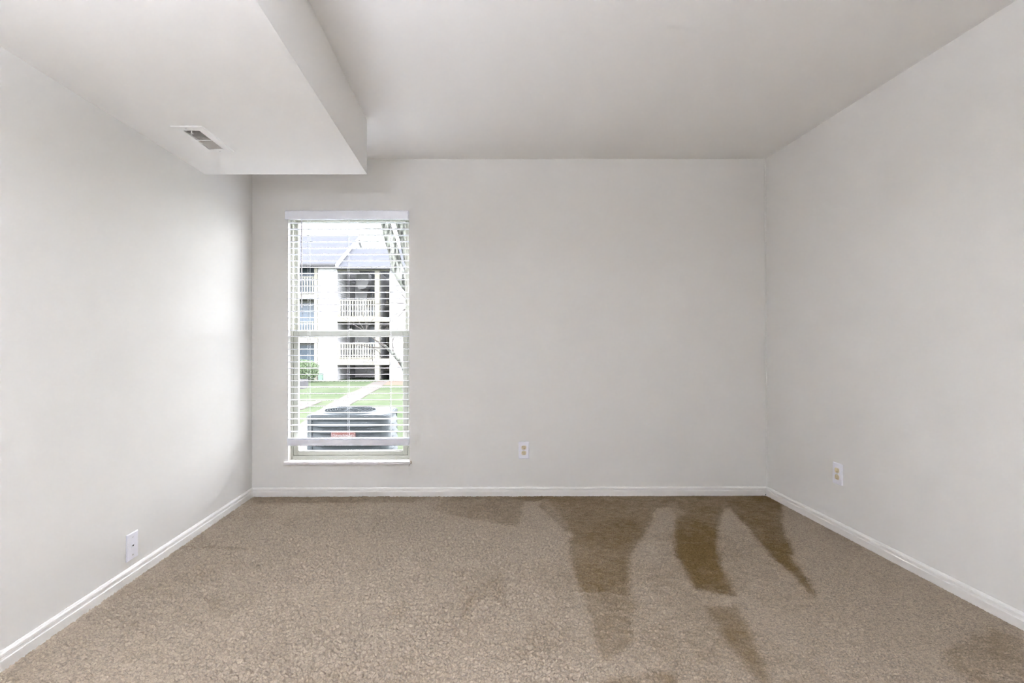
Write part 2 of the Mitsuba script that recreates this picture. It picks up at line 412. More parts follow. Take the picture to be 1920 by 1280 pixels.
add(B + '__wand_hook', cat(tube([(-1.2455, 3.464, 1.99), (-1.2455, 3.466, 2.004), (-1.2455, 3.475, 2.012)], 0.002, 6), cbox(-1.2485, -1.2425, 3.461, 3.467, 1.985, 1.996, 0.001)), 'mat_wand')

# ------------------------------------------------------------------ plates on the walls


def place(mesh, o, side):
    """Local (u along the wall to the viewer's right, v up, w out of the wall) -> world at o."""
    R = {'back': [[1, 0, 0], [0, 0, -1], [0, 1, 0]], 'right': [[0, 0, -1], [-1, 0, 0], [0, 1, 0]], 'left': [[0, 0, 1], [1, 0, 0], [0, 1, 0]]}[side]
    M = np.eye(4)
    M[:3, :3], M[:3, 3] = np.array(R, float), o
    m = mesh.copy()
    m.apply_transform(M)
    return m


def plate_mesh(w, h, t=0.006, r=0.0035):
    x, y = w / 2, h / 2
    p = [(sx * (x - a), sy * (y - b), z) for sx in (-1, 1) for sy in (-1, 1) for a, b, z in ((0, 0.001, 0), (0.001, 0, 0), (0, 0.001, t * 0.35), (0.001, 0, t * 0.35), (r, r + 0.001, t), (r + 0.001, r, t))]
    return trimesh.convex.convex_hull(np.array(p))


def screw_mesh(r=0.0032):
    a = m3.Manifold.cylinder(0.0012, r, r * 0.85, 20) - m3.Manifold.cube((r * 2.2, 0.0008, 0.002), True).translate((0, 0, 0.0014))
    m = a.to_mesh()
    return trimesh.Trimesh(m.vert_properties[:, :3], m.tri_verts, process=False)


def man(m):
    q = m.to_mesh()
    return trimesh.Trimesh(q.vert_properties[:, :3], q.tri_verts, process=False)


def duplex_face():
    c = m3.CrossSection.circle(0.0172, 40) ^ m3.CrossSection.square((0.0344, 0.0286), True)
    b = m3.Manifold.extrude(c, 0.0032)
    for x, w, h in ((-0.0064, 0.0022, 0.0090), (0.0064, 0.0022, 0.0072)):
        b -= m3.Manifold.cube((w, h, 0.004), True).translate((x, 0.0035, 0.0025))
    g = m3.CrossSection.circle(0.0030, 20) + m3.CrossSection.square((0.006, 0.003), True).translate((0, 0.0015))
    b -= m3.Manifold.extrude(g, 0.004).translate((0, -0.0075, 0.0008))
    return man(b)


def duplex_outlet(o, side, label):
    t = thing('wall_outlet', label, 'outlet', 'duplex outlets on the walls')
    add(t + '__cover_plate', place(plate_mesh(0.0755, 0.124), o, side), 'mat_plate')
    for v in (0.0195, -0.0195):
        r = add(t + '__receptacle', place(duplex_face().apply_translation((0, v, 0.0045)), o, side), 'mat_ivory')
        labels[r] = {'label': 'ivory receptacle face with two slots and a ground hole'}
        s = cat(*[box(x - 0.0009, x + 0.0009, v - 0.001, v + 0.008, 0.0060, 0.0064) for x in (-0.0064, 0.0064)], box(-0.0024, 0.0024, v - 0.0106, v - 0.0050, 0.0060, 0.0064))  # dark slips stand for the depth of the slots and ground hole
        add(r + '__contacts', place(s, o, side), 'mat_dark')
    add(t + '__screw', place(screw_mesh().apply_translation((0, 0, 0.0058)), o, side), 'mat_screw')
    return t


duplex_outlet((0.357, YB, 0.329), 'back', 'white duplex outlet with ivory sockets on the window wall')
duplex_outlet((XR, 2.8045, 0.3405), 'right', 'white duplex outlet with ivory sockets on the right wall')
t = thing('phone_jack_plate', 'white phone jack wall plate low on the left wall', 'wall plate')
o = (XL, 2.268, 0.156)
add(t + '__cover_plate', place(plate_mesh(0.0755, 0.125), o, 'left'), 'mat_plate')
add(t + '__jack', place(man(m3.Manifold.cube((0.020, 0.018, 0.003), True).translate((0, 0, 0.0065)) - m3.Manifold.cube((0.0125, 0.0075, 0.01), True).translate((0, 0.0015, 0.0065))), o, 'left'), 'mat_plate')
add(t + '__jack_opening', place(box(-0.0062, 0.0062, -0.0022, 0.0052, 0.0055, 0.0062), o, 'left'), 'mat_dark')
labels[t + '__jack_opening'] = {'label': 'dark opening of the phone jack'}
for v in (0.041, -0.041):
    add(t + '__screw', place(screw_mesh(0.0034).apply_translation((0, v, 0.0058)), o, 'left'), 'mat_screw')

# ------------------------------------------------------------------ the register in the soffit
t = thing('air_vent', 'white metal ceiling register with two banks of louvers in the soffit', 'vent')
VX0, VX1, VY0, VY1 = -1.4185, -1.2665, 2.234, 2.536
outer = [(VX0, VY0), (VX1, VY0), (VX1, VY1), (VX0, VY1)]
fr = trimesh.convex.convex_hull(np.array([(x, y, SZ) for x, y in outer] + [(x + (0.004 if x == VX0 else -0.004), y + (0.004 if y == VY0 else -0.004), SZ - 0.005) for x, y in outer]))
frm = m3.Manifold(m3.Mesh(np.asarray(fr.vertices, np.float32), np.asarray(fr.faces, np.uint32))) - mbox(RX0 + 0.001, RX1 - 0.001, RY0 + 0.001, RY1 - 0.001, SZ - 0.1, SZ + 0.1)
add(t + '__frame', frm, 'mat_register')
add(t + '__divider', cbox(RX0, RX1, 2.3860, 2.3910, SZ - 0.0045, SZ - 0.0015, 0.0006), 'mat_register')
add(t + '__duct', man(mbox(RX0 + 0.0002, RX1 - 0.0002, RY0 + 0.0002, RY1 - 0.0002, SZ + 0.03, SZ + 0.2) - mbox(RX0 + 0.002, RX1 - 0.002, RY0 + 0.002, RY1 - 0.002, SZ - 0.1, SZ + 0.19)), 'mat_duct')
labels[t + '__duct'] = {'label': 'dark duct behind the louvers'}


def louver(yc, ang):
    m = cbox(RX0 + 0.0015, RX1 - 0.0015, -0.0007, 0.0007, -0.0085, 0.0085, 0.0003)
    m.apply_transform(trimesh.transformations.rotation_matrix(ang, [1, 0, 0]))
    m.apply_translation((0, yc, SZ + 0.0065))
    return m


for i in range(10):
    add(t + '__louver', louver(2.2805 + i * 0.0111, math.radians(-52)), 'mat_louver')
for i in range(10):
    add(t + '__louver', louver(2.3970 + i * 0.0111, math.radians(33)), 'mat_louver')
add(t + '__lever', cat(cbox(-1.3445, -1.3405, 2.277, 2.281, SZ - 0.016, SZ + 0.006, 0.0008), cbox(-1.3455, -1.3345, 2.275, 2.281, SZ - 0.020, SZ - 0.015, 0.001)), 'mat_register')
for x, y in ((-1.355, 2.255), (-1.335, 2.520)):
    m = screw_mesh(0.0034)
    m.apply_transform(trimesh.transformations.rotation_matrix(math.pi, [1, 0, 0]))
    add(t + '__screw', m.apply_translation((x, y, SZ - 0.0048)), 'mat_screw')

# ------------------------------------------------------------------ out of view behind the viewer: an unseen torchiere, placed to light the room off the ceiling
for x, y, L in UNSEEN_LAMPS:
    t = thing('floor_lamp', 'unseen torchiere floor lamp behind the viewer, placed to light the room', 'lamp')
    add(t + '__base', lathe([(0, 0.004), (0.14, 0.004), (0.14, 0.016), (0.13, 0.022), (0.02, 0.03), (0, 0.03)], 40).apply_translation((x, y, 0)), 'mat_trim')
    add(t + '__pole', tube([(x, y, 0.02), (x, y, 0.9), (x, y, 1.70)], 0.012, 12), 'mat_trim', True)
    add(t + '__shade', lathe([(0, 1.68), (0.05, 1.685), (0.12, 1.73), (0.16, 1.80), (0.156, 1.80), (0.117, 1.735), (0.05, 1.692), (0, 1.69)], 40).apply_translation((x, y, 0)), 'mat_trim', True)
    bulb = lathe([(0.148, 1.787), (0.1, 1.792), (0.0, 1.795)], 32).apply_translation((x, y, 0))
    if bulb.face_normals[:, 2].mean() < 0:
        bulb.invert()
    scene[t + '__diffuser'] = {**mikit.ply(bulb, 'mat_trim'), 'emitter': {'type': 'area', 'radiance': rgb(*L)}}

# ================================================================== outside
def lawn_z(x, y):
    return -0.30 - 0.0346 * (np.asarray(y) - 4.0)


def grass_color(p, n, uv):
    a = fbm(p.x * 0.9, p.y * 0.9, 1.0, 3)
    b = fbm(p.x * 7, p.y * 5, 2.0, 3)
    return mix((0.027, 0.041, 0.021), (0.056, 0.062, 0.043), dr.clip(a * 0.9 + b * 0.7 - 0.3, 0, 1))


def concrete_color(p, n, uv):
    return mix((0.062, 0.057, 0.053), (0.075, 0.069, 0.065), fbm(p.x * 4, p.y * 4, p.z * 4, 3))


def shingle_color(p, n, uv):
    r = cell_rand(dr.floor(p.x * 4.0 + 0.5 * dr.floor(p.z * 14)), dr.floor(p.z * 14), 2)
    return mix((0.044, 0.046, 0.053), (0.054, 0.056, 0.063), r * 0.7 + noise(p.x * 20, p.y * 20, p.z * 20) * 0.3)


def bark_color(p, n, uv):
    v = fbm(p.x * 34, p.y * 34, p.z * 6, 3)
    return mix((0.018, 0.019, 0.017), (0.110, 0.115, 0.102), smoothstep(0.3, 0.7, v))


diffuse('mat_grass', proc(grass_color))
diffuse('mat_concrete', proc(concrete_color))
diffuse('mat_mulch', (0.082, 0.064, 0.052))
diffuse('mat_siding', (0.284, 0.287, 0.291))
diffuse('mat_cream', (0.133, 0.129, 0.110))
diffuse('mat_shingle', proc(shingle_color))
diffuse('mat_gutter', (0.056, 0.056, 0.058))
diffuse('mat_porch_haze', (0.50, 0.505, 0.505))  # porch wall colour lifted to stand for pale haze over the recesses
gloss('mat_glass_sky', (0.075, 0.10, 0.13), 0.15, 0.2)  # bluish base colour stands for the sky reflected in the panes
diffuse('mat_bark', proc(bark_color))
diffuse('mat_twig', (0.047, 0.043, 0.040))
mat('mat_leaf', {'type': 'twosided', 'bsdf': {'type': 'diffuse', 'reflectance': rgb(0.095, 0.125, 0.075)}})
gloss('mat_unit', (0.037, 0.043, 0.047), 0.6, 0.10)
diffuse('mat_unit_dark', (0.012, 0.015, 0.017))
diffuse('mat_red', (0.115, 0.052, 0.048))
diffuse('mat_tag', (0.16, 0.105, 0.095))
diffuse('mat_white_print', (0.17, 0.17, 0.17))
diffuse('mat_chip', (0.30, 0.24, 0.18))
diffuse('mat_green_box', (0.103, 0.146, 0.120))
diffuse('mat_teal_box', (0.172, 0.202, 0.202))
diffuse('mat_meter', (0.172, 0.172, 0.172))

# the lawn falls gently away from the house
ys = np.concatenate([np.arange(YX, 40, 0.6), [44, 60, 90]])
xs = np.concatenate([[-90, -50], np.arange(-30, 20, 1.0), [30, 60]])
lx, ly = np.meshgrid(xs, ys)
lz = lawn_z(lx, ly) + 0.008 * meshkit.noise(np.stack([lx * 0.7, ly * 0.7, 0 * lx], -1), 5) - 0.008
li = np.arange(lx.size).reshape(lx.shape)
lq = np.stack([li[:-1, :-1], li[:-1, 1:], li[1:, 1:], li[1:, :-1]], -1).reshape(-1, 4)
scene['lawn'] = mikit.ply((np.stack([lx, ly, lz], -1).reshape(-1, 3), lq), 'mat_grass', True)
say('lawn', 'spring green lawn sloping down to the apartment building', kind='structure')
say(add('ground', box(-60, 60, -40, YX, -0.42, -0.30), 'mat_concrete'), 'concrete apron around the house', kind='structure')


def ribbon(left, right, lift=0.02, thick=0.06):
    n = len(left)
    a, b = np.array(left, float), np.array(right, float)
    za, zb = lawn_z(*a.T) + lift, lawn_z(*b.T) + lift
    V = np.vstack([np.c_[a, za], np.c_[b, zb], np.c_[a, za - thick], np.c_[b, zb - thick]])
    f = []
    for i in range(n - 1):
        f += [(i, n + i, n + i + 1, i + 1), (2 * n + i, i, i + 1, 2 * n + i + 1), (n + i, 3 * n + i, 3 * n + i + 1, n + i + 1)]
    f += [(0, 2 * n, 3 * n, n), (n - 1, 2 * n - 1, 4 * n - 1, 3 * n - 1)]
    return V, np.array(f)


PL = [(-2.70, 5.4), (-3.05, 7.4), (-3.40, 9.3), (-3.82, 11.69), (-4.10, 13.32), (-4.43, 15.89), (-4.735, 18.44), (-5.03, 21.43), (-5.38, 24.4), (-5.73, 27.5)]
PR = [(-1.95, 5.4), (-2.30, 7.4), (-2.66, 9.3), (-3.15, 11.69), (-3.48, 13.32), (-3.70, 15.89), (-3.96, 18.44), (-4.20, 21.43), (-4.60, 24.4), (-4.95, 27.5)]
say('path', 'pale concrete path crossing the lawn towards the stairs', kind='structure')
for i in range(len(PL) - 1):                                   # each pour between two joints is a slab of its own
    a0, a1, b0, b1 = (np.array(q) for q in (PL[i], PL[i + 1], PR[i], PR[i + 1]))
    e = 0.012 / np.linalg.norm(a1 - a0)
    add('path__slab', ribbon([a0 + (a1 - a0) * e, a1], [b0 + (b1 - b0) * e, b1], 0.014 + 0.003 * (i % 2)), 'mat_concrete')
say('patio', 'pale concrete patio at the left of the lawn', kind='structure')
scene['patio'] = mikit.ply(ribbon([(-9.0, 12.4), (-9.0, 14.7)], [(-4.40, 12.25), (-4.62, 14.6)], 0.012), 'mat_concrete')
say('kerb', 'bare mulch strip in front of the stairs', kind='structure')
scene['kerb'] = mikit.ply(ribbon([(-5.2, 23.9), (-5.75, 29.0)], [(-2.6, 23.7), (-2.6, 29.0)], 0.010), 'mat_mulch')

# ------------------------------------------------------------------ the air conditioner under the window
t = thing('air_conditioner', 'large grey outdoor air conditioner condenser with louvered sides just outside the window', 'air conditioner')
AX0, AX1, AY0, AY1, AZ0, AZ1 = -1.5465, -0.7960, 4.40, 4.98, -0.27, 0.444
AR = 0.055


def rrect(x0, x1, y0, y1, r, n=8):
    p = []
    for cx, cy, a0 in ((x1 - r, y0 + r, -90), (x1 - r, y1 - r, 0), (x0 + r, y1 - r, 90), (x0 + r, y0 + r, 180)):
        for i in range(n + 1):
            a = math.radians(a0 + 90 * i / n)
            p.append((cx + r * math.cos(a), cy + r * math.sin(a)))
    return p


add(t + '__concrete_pad', cbox(AX0 - 0.06, AX1 + 0.06, AY0 - 0.06, AY1 + 0.06, -0.40, -0.29, 0.01), 'mat_concrete')
add(t + '__base_pan', prism(rrect(AX0, AX1, AY0, AY1, AR), -0.29, AZ0 + 0.03), 'mat_unit')
core = prism(rrect(AX0 + 0.03, AX1 - 0.03, AY0 + 0.03, AY1 - 0.03, AR), AZ0 + 0.03, AZ1 - 0.03)
add(t + '__coil', core, 'mat_unit_dark')
labels[t + '__coil'] = {'label': 'dark coil behind the louvers'}
# lid: rounded slab with a raised ring and a round opening
cs = lambda d: m3.CrossSection([[(x, y) for x, y in rrect(AX0 - 0.006 + d, AX1 + 0.006 - d, AY0 - 0.006 + d, AY1 + 0.006 - d, AR + 0.006)]])
fan = ((AX0 + AX1) / 2 - 0.035, (AY0 + AY1) / 2 - 0.015)
lid = m3.Manifold.extrude(cs(0), 0.030).translate((0, 0, AZ1 - 0.042))
for d, dz in ((0.003, 0.006), (0.010, 0.011), (0.022, 0.015)):
    lid += m3.Manifold.extrude(cs(d), dz).translate((0, 0, AZ1 - 0.0125))
lid += m3.Manifold.cylinder(0.016, 0.262, 0.250, 64).translate((fan[0], fan[1], AZ1))
lid -= m3.Manifold.cylinder(0.3, 0.242, 0.242, 64).translate((fan[0], fan[1], AZ1 - 0.2))
add(t + '__top_cover', lid, 'mat_unit', 40)
gr = []
for r in np.linspace(0.05, 0.24, 9):
    a = np.linspace(0, 2 * np.pi, 40, endpoint=False)
    gr.append(tube(np.c_[fan[0] + r * np.cos(a), fan[1] + r * np.sin(a), np.full(40, AZ1 + 0.016 + 0.018 * (1 - (r / 0.24) ** 2))], 0.0022, 5, True))
for a in np.arange(8) * np.pi / 4:
    gr.append(tube([(fan[0] + r * math.cos(a), fan[1] + r * math.sin(a), AZ1 + 0.0195 + 0.018 * (1 - (r / 0.24) ** 2)) for r in (0.02, 0.09, 0.17, 0.244)], 0.003, 5))
add(t + '__fan_grille', cat(*gr), 'mat_unit', True)
add(t + '__fan_hub', lathe([(0, 0.02), (0.06, 0.02), (0.065, 0.01), (0.065, -0.12), (0, -0.12)], 24).apply_translation((fan[0], fan[1], AZ1 + 0.012)), 'mat_unit')
for i in range(3):
    b = cbox(0.05, 0.225, -0.055, 0.055, -0.0015, 0.0015, 0.0005)
    b.apply_transform(trimesh.transformations.rotation_matrix(0.45, [1, 0, 0]))
    b.apply_transform(trimesh.transformations.rotation_matrix(i * 2 * math.pi / 3 + 0.4, [0, 0, 1]))
    add(t + '__fan_blade', b.apply_translation((fan[0], fan[1], AZ1 - 0.07)), 'mat_unit_dark')
for i, (cx, cy, a0) in enumerate(((AX1 - AR, AY0 + AR, -90), (AX1 - AR, AY1 - AR, 0), (AX0 + AR, AY1 - AR, 90), (AX0 + AR, AY0 + AR, 180))):
    out = [(cx + (AR + 0.002) * math.cos(math.radians(a0 + a)), cy + (AR + 0.002) * math.sin(math.radians(a0 + a))) for a in np.linspace(-4, 94, 10)]
    inn = [(cx + (AR - 0.012) * math.cos(math.radians(a0 + a)), cy + (AR - 0.012) * math.sin(math.radians(a0 + a))) for a in np.linspace(94, -4, 10)]
    add(t + '__corner_post', prism(out + inn, AZ0 + 0.03, AZ1 - 0.042), 'mat_unit')


def louver_sheet(length, h, depth, end=0.13, nu=30):
    """One stamped louver: flat at its ends, bulging to its lower lip. Local x along, y out, z down from 0."""
    u = np.linspace(0, length, nu)
    e = np.clip(np.minimum(u, length - u) / end, 0, 1)
    k = np.sin(e * np.pi / 2) ** 1.2
    rows = []
    for s, o in ((0, 0.0), (0.25, 0.22), (0.5, 0.50), (0.72, 0.78), (0.86, 0.97), (0.93, 1.0), (0.97, 0.93), (0.975, 0.55)):
        rows.append(np.c_[u, depth * o * k, np.full(nu, -h * (s + (0 if o else 0)))])
    rows.append(np.c_[u, np.zeros(nu), np.full(nu, -h)])
    V = np.vstack(rows)
    i = np.arange(nu * len(rows)).reshape(len(rows), nu)
    return V, np.stack([i[:-1, :-1], i[1:, :-1], i[1:, 1:], i[:-1, 1:]], -1).reshape(-1, 4)


LZ1, LH, LN = AZ1 - 0.045, 0.0575, 11
for side, length, M in (('front', AX1 - AX0 - 2 * AR, [[1, 0, 0, AX0 + AR], [0, -1, 0, AY0 + 0.006], [0, 0, 1, 0]]),
                        ('rear', AX1 - AX0 - 2 * AR, [[-1, 0, 0, AX1 - AR], [0, 1, 0, AY1 - 0.006], [0, 0, 1, 0]]),
                        ('right', AY1 - AY0 - 2 * AR, [[0, 1, 0, AX1 - 0.006], [1, 0, 0, AY0 + AR], [0, 0, 1, 0]]),
                        ('left', AY1 - AY0 - 2 * AR, [[0, -1, 0, AX0 + 0.006], [-1, 0, 0, AY1 - AR], [0, 0, 1, 0]])):
    panel = key_for(t + '__louver_panel')
    labels[panel] = {'label': f'grey louvered {side} panel'}
    V, f = louver_sheet(length, LH, 0.036)
    M = np.array(M, float)
    for i in range(LN):
        W_ = (V + [0, 0, LZ1 - LH * i]) @ M[:, :3].T + M[:, 3]
        add(panel + '__louver', (W_, f), 'mat_unit', 50)
badge = cbox(-1.304, -1.083, AY0 - 0.036, AY0 - 0.022, 0.238, 0.300, 0.003)
b = add(t + '__badge', badge, 'mat_red')
labels[b] = {'label': 'red badge with white lettering'}
edge_ = cat(*[cbox(*q, AY0 - 0.0375, AY0 - 0.0345, *z, 0.0005) for q, z in (((-1.300, -1.087), (0.2415, 0.2445)), ((-1.300, -1.087), (0.2935, 0.2965)), ((-1.300, -1.297), (0.2415, 0.2965)), ((-1.090, -1.087), (0.2415, 0.2965)))])
txt = meshkit.text_mesh('Goodman', 0.030, 0.002, bold=True)
txt.apply_translation((-txt.bounds[0][0], 0, 0))
txt.apply_scale((0.192 / txt.bounds[1][0], 1, 1))
txt.apply_transform(trimesh.transformations.rotation_matrix(math.pi / 2, [1, 0, 0]))
txt.apply_translation((-1.290, AY0 - 0.0355, 0.254))
add(b + '__lettering', cat(txt, edge_), 'mat_white_print')

# ------------------------------------------------------------------ the apartment building
A = thing('apartment_building', 'three-storey white-sided apartment building with grey roofs and balconies across the lawn', 'building')
BY = 30.0
GZ = -1.6


def siding(p0, p1, z0, z1, pitch=0.15, top=None):
    """A wall of lapped boards from p0 to p1 (its outside to the right of that walk); top(s): the height at s from 0 to 1, for a gable."""
    p0, p1 = np.array(p0, float), np.array(p1, float)
    d = p1 - p0
    L = np.linalg.norm(d)
    nrm = np.array([d[1], -d[0]]) / L
    V, f = [], []
    zz = np.arange(z0, z1, pitch)
    for z in zz:
        zt = min(z + pitch, z1)
        s0, s1 = 0.0, 1.0
        if top is not None:
            ss = [s for s in np.linspace(0, 1, 201) if top(s) >= zt]
            if not ss:
                continue
            s0, s1 = ss[0], ss[-1]
        for za, oa, zb, ob in ((z, 0.022, zt, 0.0), (z, 0.0, z, 0.022)):
            k = len(V)
            for s, zc_, o_ in ((s0, za, oa), (s1, za, oa), (s1, zb, ob), (s0, zb, ob)):
                q = p0 + d * s + nrm * o_
                V.append((q[0], q[1], zc_))
            f.append((k, k + 1, k + 2, k + 3))
    return np.array(V), np.array(f)


def wall(p0, p1, z0, z1, top=None):
    return add(A + '__wall', siding(p0, p1, z0, z1, top=top), 'mat_siding')


def part(name, mesh, m, parent=None):
    return add((parent or A) + '__' + name, mesh, m)


def slab_roof(corners, th=0.12):
    """A pitched plane given by four corners, thickened downwards."""
    c = np.array(corners, float)
    return trimesh.convex.convex_hull(np.vstack([c, c - [0, 0, th]]))


def railing(x0, x1, y, zt, zb, pitch=0.165, depth=0.09, axis='x', x=None):
    r = key_for(A + '__railing')
    labels[r] = {'label': 'cream wooden balcony railing'}

    def bar(a, b, ya, yb, za, zb_):
        return cbox(a, b, ya, yb, za, zb_, 0.006) if axis == 'x' else cbox(ya, yb, a, b, za, zb_, 0.006)
    add(r + '__top_rail', bar(x0, x1, y - depth / 2, y + depth / 2, zt - 0.07, zt), 'mat_cream')
    add(r + '__bottom_rail', bar(x0, x1, y - 0.03, y + 0.03, zb, zb + 0.07), 'mat_cream')
    n = max(1, round((x1 - x0) / pitch))
    k = add(r + '__baluster', cat(*[bar(x0 + (x1 - x0) * (i + 0.5) / n - 0.04, x0 + (x1 - x0) * (i + 0.5) / n + 0.04, y - 0.035, y - 0.005, zb - 0.02, zt - 0.05) for i in range(n)]), 'mat_cream')
    labels[k] = {'label': 'row of cream balusters', 'kind': 'stuff'}
    return r


def window(x0, x1, z0, z1, y, mullions=1):
    w = part('window', frame_xz(x0, x1, z0, z1, 0.07, y - 0.05, y + 0.02, c=0.01), 'mat_siding')
    n = mullions + 1
    for i in range(n):
        a, b = x0 + 0.05 + (x1 - x0 - 0.1) * i / n, x0 + 0.05 + (x1 - x0 - 0.1) * (i + 1) / n
        add(w + '__pane', box(a + 0.01, b - 0.01, y - 0.01, y + 0.005, z0 + 0.05, z1 - 0.05), 'mat_glass_sky')
    return w


EZ, RZ, RY = 6.23, 8.95, 35.2                                   # left wing: eave, ridge height, ridge's y
XC = -8.58                                                      # its right corner
# left wing: a bay of balconies, then plain siding to the corner
wall((-9.78, BY), (XC, BY), GZ, EZ)
wall((-17.0, BY), (-13.4, BY), GZ, EZ)
slope = (RZ - EZ) / (RY - BY)
wall((XC, BY), (XC, 2 * RY - BY), GZ, RZ, top=lambda s: EZ + slope * (RY - BY) * (1 - abs(2 * s - 1)))
part('corner_board', cbox(XC - 0.12, XC + 0.03, BY - 0.035, BY + 0.06, GZ, EZ, 0.01), 'mat_siding')
part('post', cbox(-9.98, -9.78, BY - 0.12, BY + 0.12, GZ, EZ, 0.015), 'mat_cream')
wall((-13.4, BY + 1.5), (-9.9, BY + 1.5), GZ, EZ)
wall((-9.95, BY + 1.5), (-9.95, BY), GZ, EZ)
wall((-13.4, BY), (-13.4, BY + 1.5), GZ, EZ)
for zt, zb, zs in ((5.26, 4.20, 3.87), (2.47, 1.45, 1.13)):
    railing(-13.3, -10.0, BY - 0.05, zt, zb)
    part('balcony_floor', cbox(-13.4, -9.75, BY - 0.14, BY + 1.5, zs, zb - 0.06, 0.01), 'mat_cream')
for z0, z1 in ((4.3, 6.22), (1.6, 3.78)):
    window(-12.4, -10.10, z0, z1, BY + 1.46, 1)
window(-12.6, -10.10, -1.25, 1.03, BY + 1.46, 1)
labels[key_for(A + '__window').rsplit('_', 1)[0] + '_002'] = {'label': 'sliding patio door at ground level'}
# roof of the left wing
e0 = BY - 0.45
ez = EZ - slope * 0.45
r = part('roof', slab_roof([(-24, e0, ez), (-8.72 + 0.13, e0, ez), (-8.45, RY, RZ), (-24, RY, RZ)]), 'mat_shingle')
labels[r] = {'label': 'grey shingled roof of the left wing'}
part('roof', slab_roof([(-24, RY, RZ), (-8.45, RY, RZ), (-8.45, 2 * RY - e0, ez), (-24, 2 * RY - e0, ez)]), 'mat_shingle')
part('gutter', cbox(-24, -8.6, e0 - 0.09, e0, ez - 0.16, ez + 0.0, 0.02), 'mat_gutter')
rb = []
for ya, za, yb, zb in ((e0, ez, RY, RZ), (RY, RZ, 2 * RY - e0, ez)):
    rb.append(trimesh.convex.convex_hull(np.array([(x, y_, z_ - d) for y_, z_ in ((ya, za), (yb, zb)) for x in (-8.56, -8.42) for d in (0.02, 0.22)])))
part('rake_board', cat(*rb), 'mat_siding')
# middle bay: open porches and stairs
PY = BY + 2.3
XS, XE = -6.215, -5.283
m_ = part('porch_back', box(XC, -2.0, PY + 2.2, PY + 2.4, GZ, 5.8), 'mat_porch_haze')
labels[m_] = {'label': 'shaded back wall of the open porches, colour paled for haze'}
part('porch_side', box(XE, XE + 0.2, BY + 0.4, PY + 2.2, GZ, 5.8), 'mat_porch_haze')
part('partition', box(XS + 0.02, XS + 0.2, BY + 0.5, PY + 2.2, GZ, 5.6), 'mat_siding')
part('column', cbox(XS, XS + 0.30, BY - 0.10, BY + 0.30, GZ, 5.62, 0.02), 'mat_cream')
part('beam', cbox(XC + 0.03, XE + 0.1, BY - 0.12, BY + 0.12, 5.60, 5.84, 0.02), 'mat_cream')
for zs, zb, zt in ((2.42, 2.72, 3.80), (-0.27, 0.15, 1.10)):
    k = part('balcony_floor', cbox(XC + 0.02, XE, BY - 0.12, PY + 2.2, zs, zb - 0.03, 0.01), 'mat_cream')
    railing(XC + 0.12, XS, BY - 0.05, zt, zb)
    part('post', cbox(XC + 0.06, XC + 0.19, BY - 0.10, BY + 0.03, zs, zt, 0.01), 'mat_cream')
    railing(XS + 0.3, XE, PY - 0.2, zt + 0.85, zb + 0.85)
railing(XC + 0.9, XS + 0.05, PY + 1.9, 4.75, 3.75)
for z in (3.0, 0.35):
    window(-7.6, -6.7, z, z + 2.0, PY + 2.18, 0)
# the covered stair: a sided soffit climbing across the top porch, and treads
from shapely.geometry import Polygon, box as sbox
from shapely import affinity
face = Polygon([(-7.95, 4.95), (-7.95, 5.78), (-7.13, 5.78), (-7.13, 5.15), (-7.32, 4.80), (-7.72, 4.72)])
k = part('stair_soffit', trimesh.creation.extrude_polygon(face, 0.9, engine='earcut').apply_transform(trimesh.transformations.rotation_matrix(math.pi / 2, [1, 0, 0])).apply_translation((0, PY + 0.96, 0)), 'mat_siding')
labels[k] = {'label': 'white sided underside of the stairs'}
for i in range(9):
    strip = affinity.rotate(sbox(-9.0, 4.55 + 0.17 * i, -6.2, 4.55 + 0.17 * i + 0.15), -32, origin=(-7.55, 5.2)).intersection(face)
    if strip.area > 0.01:
        add(k + '__board', trimesh.creation.extrude_polygon(strip, 0.03, engine='earcut').apply_transform(trimesh.transformations.rotation_matrix(math.pi / 2, [1, 0, 0])).apply_translation((0, PY + 0.06, 0)), 'mat_siding')
for i in range(9):
    part('stair_tread', cbox(XS + 0.30, XE - 0.02, BY + 1.2 + 0.22 * i, BY + 1.48 + 0.22 * i, -0.9 + 0.2 * i, -0.84 + 0.2 * i, 0.01), 'mat_cream')
# roof of the middle bay
r = part('roof', slab_roof([(XC + 0.02, BY - 0.35, 5.78), (XE + 0.5, BY - 0.35, 5.78), (XE + 0.5, 33.4, 7.72), (XC + 0.05, 33.4, 7.72)]), 'mat_shingle')
labels[r] = {'label': 'lower grey roof over the porches'}
part('roof', slab_roof([(XC + 0.05, 33.4, 7.72), (XE + 0.5, 33.4, 7.72), (XE + 0.5, 37.0, 5.78), (XC + 0.05, 37.0, 5.78)]), 'mat_shingle')
part('gutter', cbox(XC + 0.02, XE + 0.5, BY - 0.44, BY - 0.35, 5.66, 5.79, 0.02), 'mat_gutter')
# right wing: plain siding
wall((XE, BY + 0.1), (2.0, BY + 0.1), GZ, 5.7)
part('corner_board', cbox(XE - 0.04, XE + 0.12, BY + 0.05, BY + 0.2, GZ, 5.7, 0.01), 'mat_siding')
part('roof', slab_roof([(XE + 0.5, BY - 0.35, 5.78), (2.5, BY - 0.35, 5.78), (2.5, 35.0, 8.6), (XE + 0.5, 35.0, 8.6)]), 'mat_shingle')

